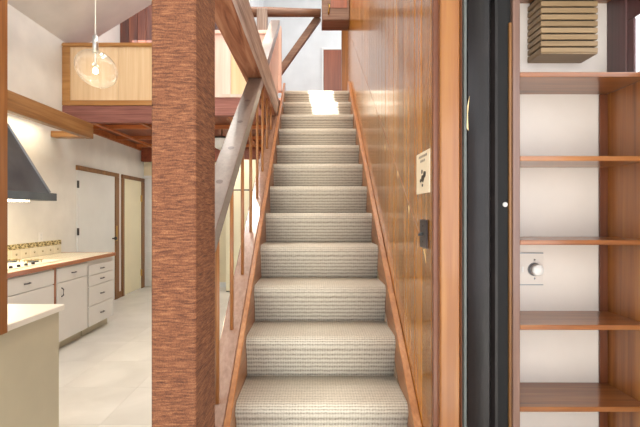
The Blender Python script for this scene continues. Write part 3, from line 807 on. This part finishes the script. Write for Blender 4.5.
def disc(u, v, ru, rv, n=9):
    blot([(u + ru * math.cos(2 * math.pi * k / n) * (1 + .2 * (k % 2)), v + rv * math.sin(2 * math.pi * k / n) * (1 + .25 * (k % 2))) for k in range(n)], cd)
disc(.52, .36, .12, .08); disc(.66, .45, .10, .07); disc(.46, .53, .05, .05); disc(.36, .32, .07, .04); disc(.50, .20, .05, .035)
# switch
sa, sb_ = DX(421.5, PW), DX(428.5, PW)
sw = empty('light_switch', (PW, (sa + sb_) / 2, 1.3), 'dark bronze toggle switch plate below the card', 'light switch')
box('plate', PW - .008, PW - .0005, sb_, sa, PZ(247.5, 1.66), PZ(219.5, 1.66), 'bronze', sw, .003)
ym = (sa + sb_) / 2; zm = PZ(233.5, 1.66)
prism('toggle', [(PW - .008, zm - .006), (PW - .026, zm - .008), (PW - .026, zm + .000), (PW - .008, zm + .006)], 'Y', ym - .006, ym + .006, 'iron', sw, .001)
for dz in (-.03, .03): box('screw', PW - .0095, PW - .008, ym - .004, ym + .004, zm + dz - .004, zm + dz + .004, 'iron', sw, .001)

# dimmer panel in the bookcase
dm = empty('dimmer_panel', (.9, SB, PZ(268, SB)), 'white wall plate with round dimmer knob behind the shelves', 'dimmer')
xa, xb = PX(514, SB), PX(542.5, SB)
box('plate', xa, xb, SB - .006, SB - .0005, PZ(284.5, SB), PZ(253, SB), 'shelf_wall', dm, .001)
for yy in (253, 284.5):
    z = PZ(yy, SB); box('groove', xa, xb, SB - .0065, SB - .001, z - .002, z + .002, 'metal_grey', dm)
kx, kz = PX(537.0, SB - .02), PZ(269.8, SB - .02)
lathe('knob_base', [(0, 0), (.028, 0), (.026, .01), (0, .01)], (kx - .004, SB - .006, kz), 'metal_grey', dm, 24, Matrix.Rotation(math.pi / 2, 3, 'X'))
lathe('knob', [(0, 0), (.024, 0), (.0235, .020), (.021, .024), (0, .024)], (kx - .002, SB - .016, kz), 'plastic', dm, 24, Matrix.Rotation(math.pi / 2, 3, 'X'))
for dz in (-.038, .040): lathe('screw', [(0, 0), (.004, 0), (0, .002)], (PX(534, SB), SB - .006, kz + dz), 'metal_grey', dm, 8, Matrix.Rotation(math.pi / 2, 3, 'X'))
box('rocker', xa + .028, xa + .036, SB - .009, SB - .006, kz - .012, kz + .012, 'plastic', dm, .001)

# slatted box
fx0, fx1 = PX(527.5, SB - .003), PX(598, 1.68)
fy = 1.68
sbz = PZ(53.5, fy)
sl = empty('slatted_box', ((fx0 + fx1) / 2, 1.74, sbz), 'tan slatted wooden wall box above the top shelf', 'wall box')
per = .0262
box('core', fx0 + .010, fx1 - .010, fy + .010, SB - .003, sbz + .003, sbz + .248, 'gapblack', sl)
box('base', fx0 + .001, fx1 - .001, fy + .001, SB - .003, sbz - .0005, sbz + .0028, 'slat', sl)
for k in range(9):
    z = sbz + .004 + k * per
    box('slat', fx0, fx1, fy, fy + .009, z, z + .0195, 'slat', sl, .001)
    box('slat', fx0, fx0 + .009, fy + .0095, SB - .003, z, z + .0195, 'slat', sl, .001)
    box('slat', fx1 - .009, fx1, fy + .0095, SB - .003, z, z + .0195, 'slat', sl, .001)

# ================================================================== FILL LAMPS added under the ceilings to brighten the rooms
def fill_lamp(x, y, z, watts, lab, col=(1, .93, .84), cat_group='added ceiling fill lamps'):
    e = empty('fill_lamp', (x, y, z), lab, 'ceiling lamp', cat_group)
    lathe('ring', [(.075, -.012), (.095, -.012), (.095, -.001), (.075, -.001)], (x, y, z), 'plastic', e, 24, None, True)
    L = bpy.data.lights.new('fill_light', 'AREA'); L.shape = 'DISK'; L.size = .14; L.energy = watts; L.color = col
    lo = bpy.data.objects.new('fill_light', L); COL.objects.link(lo); lo.location = (0, 0, -.02); lo.parent = e
fill_lamp(.0, 2.3, RZ, 48, 'added fill lamp over the lower stairs', (1, .86, .68))
fill_lamp(.0, 3.9, RZ, 26, 'added fill lamp over the upper stairs')
fill_lamp(-1.0, .5, RZ, 26, 'added fill lamp in the living room ceiling near the post')
fill_lamp(-2.0, 7.1, UND + .085, 9, 'added fill lamp in the soffit beside the kitchen doors', (1, .93, .82))
fill_lamp(-1.5, 7.3, UND + .085, 7, 'added fill lamp in the soffit before the pantry cabinet', (1, .93, .82))
fill_lamp(CR + .3, 4.4, RZ, 24, 'added fill lamp high above the kitchen', (1, .95, .88))
fill_lamp(-.9, 5.4, RZ, 12, 'added fill lamp above the loft guard', (1, .97, .93))
